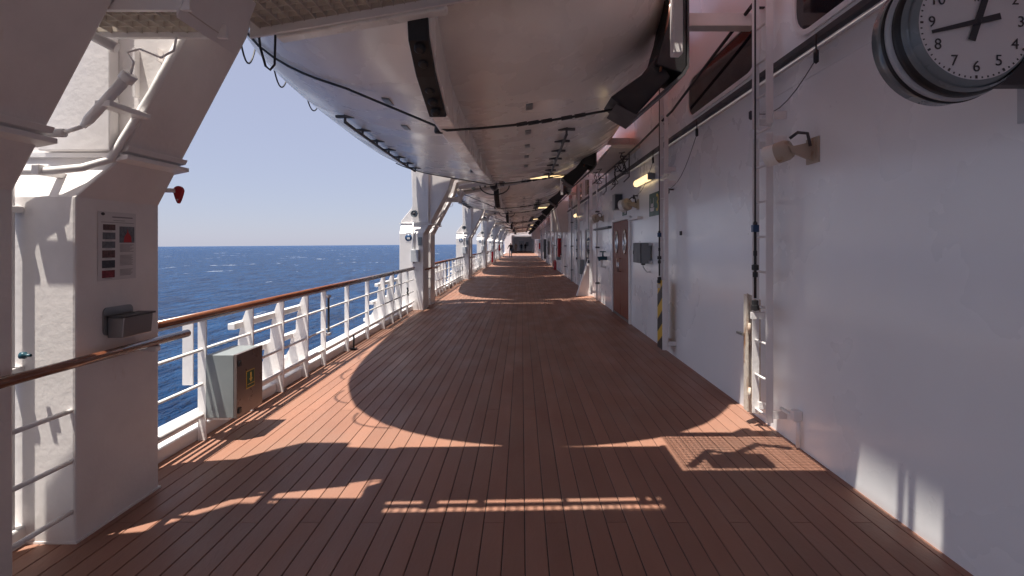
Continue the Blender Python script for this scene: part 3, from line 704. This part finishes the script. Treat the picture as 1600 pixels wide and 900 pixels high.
for i, y in enumerate(ys[:6]):
    o = W0 if i == 0 else copy_tree(W0)
    o.location = (WX-.20, y-.02, 0); o['group'] = 'hanging wires by the ladders'
    o['label'] = ['black steel wire with turnbuckle hanging in front of the ladder nearest the clock', 'black steel wire with turnbuckle ending above the striped board'][i] if i < 2 else f"black steel wire hanging by the {['third','fourth','fifth','sixth'][i-2]} wall ladder from the clock"
# gate plate at the first ladder
t = thing('ladder_gate', 'rust-stained white gate plate hinged open at the foot of the ladder', 'gate')
MB().prism([(WX-.17, .10), (WX-.05, .08), (WX-.05, 1.10), (WX-.17, 1.16)], 4.56, 4.572).build('plate', RUSTW, t, bevel=.003)
MB().box(WX-.185, WX-.172, 4.53, 4.60, .12, 1.15).build('edge_strip', RUSTW, t)
for z in (.28, .85): MB().tube([(WX-.168, 4.52, z-.05), (WX-.168, 4.52, z+.05)], .012, 8).build('hinge', RUSTW, t)
MB().box(WX-.21, WX-.17, 4.58, 4.70, .78, .80).build('latch', STEEL, t)
# recess plate & drain pipe at its foot
t = thing('drain_pipe', 'short white drain pipe and bracket low on the wall by the ladder', 'pipe')
MB().tube([(WX-.03, 3.98, .02), (WX-.03, 3.98, .20), (WX-.03, 4.02, .26)], .018, 8).build('pipe', WHITE2, t)
MB().tube([(WX-.05, 4.0, .25), (WX-.05, 4.2, .25)], .016, 8).build('stub', WHITE2, t)
MB().box(WX-.07, WX-.001, 3.97, 4.03, .22, .30).build('bracket', WHITE2, t, bevel=.006)
# striped board
t = thing('hazard_board', 'black and yellow diagonally striped board on the foot of the ladder', 'board')
ya, yb, za, zb = 7.24, 7.50, .10, 1.08; xb = WX-.185
MB().box(xb-.004, xb, ya, yb, za, zb).build('board', YELLOW, t)
MB().box(xb, xb+.02, ya, yb, za+.02, za+.06).build('bracket', WHITE2, t)
for k in range(3):
    z = za+.02+k*.36
    MB().prism([(ya+.001, z-.00), (yb-.001, z-.16), (yb-.001, z+.02), (ya+.001, z+.18)] if k else [(ya+.001, za+.001), (yb-.001, za+.001), (yb-.001, za+.06), (ya+.001, za+.20)], xb-.0065, xb-.0042, 'x').build('stripe', BLACK, t)
MB().box(xb-.006, WX-.12, 7.22, 7.24, za, zb).build('side_flange', WHITE2, t)

# ------------------------------------------------------------------ wall fittings
def floodlight(y, z, label, s=1.0, grp='cylindrical floodlights on the wall'):
    t = thing('floodlight', label, 'floodlight', group=grp)
    c = Vector((WX-.20, y, z))
    ax = Vector((-.62, .72, -.22)).normalized()
    MB().tube([c-ax*.075, c-ax*.07, c-ax*.045, c-ax*.04, c+ax*.03, c+ax*.035], [.03*s, .075*s, .088*s, .092*s, .094*s, .088*s], 22).build('housing', BEIGE, t)
    MB().tube([c+ax*.03, c+ax*.115, c+ax*.12], [.09*s, .096*s, .09*s], 22, cap=False).tube([c+ax*.095, c+ax*.098], .089*s, 22).build('hood', DIFFUSER, t)
    for q in (-1, 1): MB().tube([c+Vector((0, .09*s*q, .03)), c+Vector((.05, .10*s*q, .02)), c+Vector((.11, .05*q, 0))], .011, 6).build('yoke', BEIGE, t)
    MB().tube([c-ax*.06+Vector((0, 0, .08)), c-ax*.10+Vector((.02, 0, .11)), c-ax*.16+Vector((.03, 0, .08)), c-ax*.18+Vector((.03, 0, -.02))], .012, 8).build('lead', INK, t)
    MB().prism([(WX-.17, z-.02), (WX-.001, z-.09), (WX-.001, z+.07), (WX-.06, z+.05), (WX-.19, z+.02)], y-.10, y-.07).build('bracket', BEIGE, t, bevel=.004)
    MB().box(WX-.014, WX-.001, y-.16, y+.0, z-.10, z+.09).build('base_plate', BEIGE, t)
floodlight(3.90, 2.30, 'rusty beige cylindrical floodlight on the wall between the clock and the first ladder', .85)
floodlight(9.65, 2.34, 'rusty cylindrical floodlight above the grey switch box, beside the double door', 1.25)
floodlight(13.7, 2.28, 'white cylindrical floodlight on the wall just past the double door', 1.2)
for i, (y, la) in enumerate(((8.35, 'lit tube lamp on the wall above the muster sign'), (19.2, 'lit tube lamp on the wall above the tall narrow windows'))):
    t = thing('wall_lamp', la, 'lamp', group='lit tube lamps on the wall')
    MB().box(WX-.05, WX-.001, y, y+1.10, 2.66, 2.76).build('back_box', GREY, t, bevel=.01)
    MB().prism([(WX-.052, 2.64), (WX-.052, 2.77), (WX-.11, 2.755), (WX-.13, 2.70), (WX-.11, 2.65)], y+.03, y+1.07).build('diffuser', LAMP, t, bevel=.012)
    for q in (y, y+1.07): MB().box(WX-.12, WX-.045, q-.004, q+.034, 2.65, 2.765).build('end_cap', GREY, t, bevel=.006)
# tube lamps hung under the far davit arms
for n in range(1, 6):
    y = 1.55+PITCH*n
    t = thing('arm_lamp', f"lit yellowish tube lamp under the davit platform at the stern of the {ORD[n-1]} lifeboat", 'lamp', group='lit tube lamps under the davit platforms')
    MB().prism([(.20, 3.16), (1.34, 3.22), (1.34, 3.26), (.20, 3.20)], y, y+.10).build('diffuser', LAMP, t, bevel=.008)
    MB().prism([(.18, 3.205), (1.36, 3.266), (1.36, 3.297), (.18, 3.24)], y-.01, y+.11).build('tray', CREAM, t)
# muster sign
t = thing('muster_sign', 'green muster station sign with lifeboat symbol and number 3', 'sign')
xs = WX-.001
pl = MB().box(xs-.006, xs, 8.02, 8.72, 2.06, 2.44).build('plate', GREEN, t)
MY = lambda y, z, x: Matrix.Translation((x, y, z)) @ Matrix.Rotation(R(-90), 4, 'Z') @ Matrix.Rotation(R(90), 4, 'X')
text_mesh('3', .40, 'numeral', GOLD, t, MY(8.19, 2.25, xs-.008), .0008)
MB().prism([(8.38, 2.20), (8.66, 2.20), (8.62, 2.14), (8.42, 2.14)], xs-.009, xs-.0065, 'x').prism([(8.44, 2.21), (8.60, 2.21), (8.57, 2.27), (8.47, 2.27)], xs-.009, xs-.0065, 'x').build('boat_symbol', PAPER, t)
for yy in (8.43, 8.61): MB().box(xs-.009, xs-.0065, yy-.006, yy+.006, 2.22, 2.36).build('fall_line', PAPER, t)
# small exit sign, speaker box above the door
t = thing('door_sign', 'small green sign fixed above the double door', 'sign')
MB().box(xs-.006, xs, 10.6, 11.05, 2.20, 2.33).build('plate', GREEN, t)
MB().box(xs-.0085, xs-.0065, 10.66, 10.80, 2.235, 2.295).build('pictogram', PAPER, t)
t = thing('speaker_box', 'dark box on the wall over the double door beside the floodlight', 'speaker')
MB().box(WX-.17, WX-.001, 11.05, 11.35, 2.34, 2.68).build('box', GREY, t, bevel=.008); MB().box(WX-.16, WX-.02, 11.036, 11.048, 2.36, 2.66).build('front', DGREY, t)
# grey switch box
t = thing('switch_box', 'grey steel switch box on the wall beside the double door', 'box')
sb = MB().box(WX-.18, WX-.02, 8.55, 9.10, 1.27, 1.62).build('body', GREY, t, bevel=.008)
MB().box(WX-.198, WX-.182, 8.55, 9.10, 1.275, 1.615).build('lid', DGREY, t, bevel=.004)
for z in (1.30, 1.59): MB().box(WX-.06, WX-.001, 8.48, 8.56, z-.02, z+.02).build('lug', LGREY, t)
MB().tube([(WX-.08, 8.85, 1.27), (WX-.08, 8.85, 1.20), (WX-.06, 8.80, 1.15), (WX-.05, 8.7, 1.12), (WX-.03, 8.55, 1.13)], .010, 6).build('cable', LGREY, t)
MB().box(WX-.11, WX-.05, 8.82, 8.88, 1.235, 1.268).build('gland', INK, t)
MB().box(WX-.205, WX-.199, 9.04, 9.09, 1.42, 1.48).build('lock', BLACK, t)
# small studs
for y, z, s_, la in ((7.0-.02, 1.745, .028, 'tiny dark square socket on the plain wall beyond the first ladder'), (8.02, .21, .022, 'tiny black socket low on the wall below the switch box')):
    tag(MB().box(WX-.02, WX-.001, y-s_, y+s_, z-s_, z+s_).build('wall_socket', INK, None, .003), la, 'socket')
# teal hydrant
t = thing('hydrant_valve', 'dark teal hydrant valve with side handle on the wall past the double door', 'valve')
MB().tube([(WX-.001, 13.1, 1.23), (WX-.16, 13.1, 1.23), (WX-.22, 13.1, 1.21)], [.05, .05, .06], 12).build('body', TEAL, t)
MB().tube([(WX-.10, 13.1, 1.28), (WX-.10, 13.1, 1.40)], .02, 8).lathe([(0, -.015), (.08, -.015), (.08, .015), (0, .015)], (WX-.10, 13.1, 1.40), 'z', 16).build('hand_wheel', TEAL, t)
MB().tube([(WX-.13, 13.1, 1.18), (WX-.13, 13.1, 1.02), (WX-.02, 13.1, 1.0)], .03, 8).build('outlet', WHITE2, t)
# triangular brace by the third ladder
t = thing('wall_brace', 'white triangular steel brace standing on deck against the wall beneath the third ladder', 'brace')
MB().prism([(1.70, .0), (WX-.002, 0), (WX-.002, 1.42), (WX-.03, 1.42)], 15.75, 15.78).build('plate', WHITE, t)
MB().prism([(1.685, .0), (1.72, 0), (WX-.01, 1.42), (WX-.045, 1.42)], 15.66, 15.87).build('flange', WHITE, t)
# grey box + drain further
t = thing('junction_cabinet', 'grey junction cabinet on the wall between the two tall narrow windows', 'cabinet')
MB().box(WX-.16, WX-.001, 17.75, 18.35, .55, 1.05).build('body', GREY, t, bevel=.01); MB().tube([(WX-.08, 18.0, .55), (WX-.08, 18.0, .25), (WX-.12, 18.1, .12)], .02, 8).build('pipe', LGREY, t)
t = thing('notice_plate', 'small white printed plate on the wall below the tall narrow window', 'notice')
MB().box(xs-.004, xs, 16.5, 17.1, .44, .68).build('plate', PAPER, t)
for i in range(4): MB().box(xs-.0065, xs-.0045, 16.56, 17.04, .48+i*.05, .50+i*.05).build('line', INK, t)
# black hose along the upper wall and small tackle ropes
t = thing('black_hose', 'long black hose draped along the upper wall under the lifeboat', 'hose')
MB().tube([(WX-.10, 4.2, 3.80), (WX-.12, 5.5, 3.62), (WX-.12, 7.0, 3.42), (WX-.11, 9, 3.36), (WX-.10, 12, 3.34), (WX-.10, 16, 3.36)], .018, 6).build('hose', BLACK, t)
for y in (4.6, 7.6, 10.4, 13.5):
    z = interp(y, [(4.2, 3.80), (5.5, 3.62), (7, 3.42), (9, 3.36), (12, 3.34), (16, 3.36)])
    MB().box(WX-.13, WX-.001, y-.015, y+.015, z-.03, z-.018).build('hook', BLACK, t)
for i, (y0, y1, za, zb, la) in enumerate(((3.66, 4.7, 2.92, 2.80, 'thin rope with a block hanging from the wall gutter near the floodlight'), (6.15, 7.35, 2.92, 2.38, 'thin rope with a block drooping from the wall gutter toward the second ladder'), (8.2, 9.6, 2.92, 2.5, 'thin rope drooping from the gutter above the lit tube lamp'))):
    t = thing('tackle_rope', la, 'rope', group='tackle ropes on the gutter')
    x = WX-.075
    MB().lathe([(0, -.055), (.018, -.04), (.018, .04), (0, .055)], (x, y0, za+.02), 'z', 8).tube([(x, y0, za+.06), (x, y0, 3.10)], .006, 6).build('block', BLACK, t)
    MB().tube([(x, y0+(y1-y0)*k/8, za+(zb-za)*(k/8)-.15*math.sin(math.pi*k/8)) for k in range(9)], .004, 5).build('rope', DGREY, t)
    MB().lathe([(0, -.045), (.02, -.03), (.02, .03), (0, .045)], (x, y1, zb-.02), 'z', 8).box(x, WX-.001, y1-.01, y1+.01, zb-.01, zb+.01).build('end_block', INK, t)
# tangle of looped cables over the double door
t = thing('cable_bundle', 'tangle of looped dark cables on the upper wall over the double door', 'cables')
for k in range(7):
    y = 9.5+k*.42+random.uniform(-.12, .12); rr = random.uniform(.06, .17); xo = random.uniform(.10, .45); zc = 3.30
    MB().tube([(WX-xo+.05*math.cos(3*a), y+rr*math.cos(a)*1.3, zc-rr*1.4+rr*1.4*math.sin(a)+.02*math.sin(3*a)) for a in [2*math.pi*i/16+1.2 for i in range(15)]], .009, 6).build('cable', BLACK, t)
MB().box(WX-.52, WX-.001, 9.4, 12.8, 3.36, 3.42).build('tray', CREAM, t)
for y in (9.9, 11.4, 12.6): MB().tube([(WX-.1, y, 3.36), (WX-.1, y, 2.9), (WX-.1, y+.5, 2.86)], .014, 6).build('pipe', DGREY, t)

# repeated far clutter on the wall: cabinets, red boxes, pipes
far = [(27.5, .9, 1.9, .5, RED, 'fire_box', 'red fire equipment box on the wall'), (28.5, .7, 1.9, .9, GREY, 'wall_cabinet', 'grey cabinet on the wall'),
       (31.5, 0.001, .9, .3, RED, 'fire_extinguisher', 'red fire extinguisher standing by the wall'), (38.4, .8, 1.8, .8, GREY, 'wall_cabinet', 'grey cabinet on the wall'),
       (44.5, .3, 2.0, .9, DGREY, 'wall_cabinet', 'dark cabinet on the wall'), (52.0, .8, 1.9, .8, LGREY, 'wall_cabinet', 'pale grey cabinet on the wall'), (57.9, 1.0, 1.7, .6, RED, 'fire_box', 'red fire equipment box on the wall')]
where = ['past the beige casing', 'next to the red fire box', 'near the fifth wall ladder', 'past the far double door', 'between the seventh and eighth ladders', 'past the ninth ladder', 'before the big far casing']
for (y, z0, z1, L, m, nm, la), wh in zip(far, where):
    t = thing(nm, f'{la} {wh}', nm.split('_')[-1])
    if nm == 'fire_extinguisher':
        MB().lathe([(0, 0), (.085, 0), (.09, .03), (.09, .48), (.05, .56), (.03, .58), (.03, .62), (0, .63)], (WX-.12, y, .001), 'z', 16).build('cylinder', RED, t)
        MB().tube([(WX-.15, y, .60), (WX-.22, y, .55), (WX-.23, y, .25)], .014, 6).build('hose', BLACK, t)
    else:
        MB().box(WX-.22, WX-.001, y, y+L, z0, z1).build('body', m, t, bevel=.012)
        MB().box(WX-.235, WX-.222, y+.03, y+L-.03, z0+.03, z1-.03).build('lid', m, t, bevel=.005)
        MB().box(WX-.25, WX-.236, y+.06, y+.10, (z0+z1)/2-.06, (z0+z1)/2+.06).build('latch', BLACK, t)
for i, y in enumerate((14.35, 21.6, 24.9, 33.0, 39.2, 43.4, 49.0, 54.2, 63.0, 70.0, 77.0)):
    t = thing('wall_pipe', f'white vertical pipe on the wall, {(ORD+["tenth", "eleventh"])[i]} such pipe beyond the double door', 'pipe', group='vertical pipes on the wall')
    MB().tube([(WX-.07, y, .002), (WX-.07, y, 3.0), (WX-.07, y, 3.4)], .035 if i % 2 else .022, 8).build('pipe', LGREY if i % 3 == 1 else WHITE2, t)
    for z in (.5, 1.5, 2.5): MB().box(WX-.11, WX-.001, y-.05, y+.05, z-.02, z+.02).build('clamp', DGREY, t)
# red gear on the rail side far off
for i, (x, y, z0, z1, la) in enumerate(((-2.2, 51.5, .9, 1.5, 'red lifebuoy box on the rail near the sixth davit'), (-2.25, 40.0, .15, 1.0, 'tall red hose box at the foot of the fourth davit'))):
    t = thing('rail_box', la, 'box')
    MB().box(x-.12, x+.04, y, y+.30, z0, z1).build('body', RED, t, bevel=.02); MB().box(x-.10, x+.02, y-.012, y-.001, z0+.05, z1-.05).build('lid', RED, t, bevel=.01)
    MB().box(x-.06, x-.02, y+.1, y+.2, 0.001, z0).build('foot', WHITE2, t)

# ------------------------------------------------------------------ far end: covered passage
t = thing('covered_passage', 'shaded covered passage closing the far end of the promenade', 'passage')
MB().box(-3.0, 2.178, 86.02, 121, 3.05, 5.19).build('ceiling', WHITE, t)
MB().box(-1.75, 2.178, 112, 113, .001, 3.05).build('end_bulkhead', WHITE, t)
MB().box(-.6, .5, 111.9, 111.99, .05, 2.2).build('door', LGREY, t); MB().box(.9, 1.5, 111.9, 111.99, 1.1, 2.0).build('window', GREY, t)
for y in (90, 95, 100, 105): MB().box(-1.69, 2.17, y, y+.15, 2.80, 3.049).build('deck_beam', LGREY, t)
for y in (86, 91, 96, 101, 106, 111): MB().box(-2.9, -1.70, y, y+2.6, .001, 3.05).build('side_house', WHITE, t, bevel=.02)
for y in (88, 93, 98): MB().box(-1.699, -1.66, y-1.2, y, .1, 2.1).build('door', LGREY, t, bevel=.01)
MB().box(-1.2, 1.8, 86.0, 86.018, 2.86, 3.06).build('header_beam', LGREY, t)

# ------------------------------------------------------------------ people
def person(x, y, face, top, legs, skin, hair, label, stride=.25, arm_out=0, bag=None):
    joints = {'pel': (0, 0, .95), 'sp': (0, 0, 1.15), 'ch': (0, .0, 1.36), 'nk': (0, 0, 1.50), 'hd': (0, -.01, 1.60), 'tp': (0, -.01, 1.70),
              'lh': (-.09, 0, .90), 'lk': (-.10, -stride*.45, .50), 'la': (-.10, -stride*.75, .09), 'lt': (-.11, -stride*.75-.15, .035),
              'rh': (.09, 0, .90), 'rk': (.10, -stride*.05, .50), 'ra': (.10, stride*.7, .12), 'rt': (.11, stride*.7-.14, .04),
              'ls': (-.18, 0, 1.42), 'le': (-.25-arm_out*.1, .05, 1.16), 'lw': (-.24-arm_out*.2, -.08, .93+arm_out*.2), 'lf': (-.24-arm_out*.22, -.12, .83+arm_out*.25),
              'rs': (.18, 0, 1.42), 're': (.24, .06, 1.16), 'rw': (.25, -.02, .92), 'rf': (.25, -.05, .82)}
    edges = [('pel','sp'),('sp','ch'),('ch','nk'),('nk','hd'),('hd','tp'),('pel','lh'),('lh','lk'),('lk','la'),('la','lt'),('pel','rh'),('rh','rk'),('rk','ra'),('ra','rt'),
             ('ch','ls'),('ls','le'),('le','lw'),('lw','lf'),('ch','rs'),('rs','re'),('re','rw'),('rw','rf')]
    rad = {'pel': (.15,.11), 'sp': (.14,.10), 'ch': (.17,.115), 'nk': (.055,.055), 'hd': (.078,.095), 'tp': (.06,.075), 'lh': (.095,.10), 'rh': (.095,.10), 'lk': (.06,.065), 'rk': (.06,.065), 'la': (.042,.045), 'ra': (.042,.045),
           'lt': (.04,.03), 'rt': (.04,.03), 'ls': (.07,.07), 'rs': (.07,.07), 'le': (.045,.045), 're': (.045,.045), 'lw': (.032,.03), 'rw': (.032,.03), 'lf': (.03,.022), 'rf': (.03,.022)}
    ks = list(joints); me = bpy.data.meshes.new('person'); me.from_pydata([joints[k] for k in ks], [(ks.index(a), ks.index(b)) for a, b in edges], [])
    o = bpy.data.objects.new('body', me); C.objects.link(o)
    sk = o.modifiers.new('skin', 'SKIN')
    for i, k in enumerate(ks): me.skin_vertices[0].data[i].radius = rad[k]; 
    me.skin_vertices[0].data[0].use_root = True
    o.modifiers.new('sub', 'SUBSURF').levels = 1; o.modifiers['sub'].render_levels = 1
    dg = bpy.context.evaluated_depsgraph_get(); m2 = bpy.data.meshes.new_from_object(o.evaluated_get(dg)); bpy.data.objects.remove(o)
    m2.materials.clear()
    for m in (top, legs, skin, hair): m2.materials.append(m)
    for p in m2.polygons:
        c = p.center; p.use_smooth = True
        p.material_index = 2 if c.z > 1.47 else 1 if c.z < .93 and abs(c.x) < .19 else 2 if c.z < .9 else 0
        if c.z > 1.66 or (c.z > 1.52 and c.y > .03): p.material_index = 3
        if c.z < .08: p.material_index = 3
    b = bpy.data.objects.new('person', m2); C.objects.link(b); tag(b, label, 'person')
    b.location = (x, y, 0.002); b.rotation_euler = (0, 0, face)
    MB().tube([(0, -.095, 1.60), (0, -.125, 1.585)], [.012, .018], 6).build('nose', skin, b)
    if bag: MB().box(-.06, .06, -.05, .22, .0, .30).build('bag', bag, b, bevel=.04).location = (.27, -.02, .72)
    return b
SKIN = mat('skin', (.42, .24, .17), .5); HAIR = mat('dark_hair', (.02, .014, .012), .5)
person(-1.28, 60, 0, mat('black_cloth', (.015, .015, .02), .8), mat('blue_denim', (.05, .10, .17), .8), SKIN, HAIR, 'person in black top and blue jeans walking along the deck with a bag', .34, .6, RUBBER)
person(-.05, 97, R(180), mat('navy_cloth', (.02, .025, .04), .8), mat('navy_cloth2', (.03, .035, .05), .8), SKIN, HAIR, 'person in dark clothes in the far passage, standing beside the pale side doors', .1)
person(.72, 98.5, R(180), MATS['black_cloth'], MATS['navy_cloth'], SKIN, HAIR, 'person in dark clothes in the far passage, standing nearer the inboard wall', .15)
person(-1.05, 94, 0, mat('beige_cloth', (.45, .36, .26), .8), mat('beige_cloth2', (.40, .33, .25), .8), SKIN, HAIR, 'person in beige clothes standing at the far passage doorway', .12)

for o in bpy.data.objects:
    if '_b' in o: del o['_b']
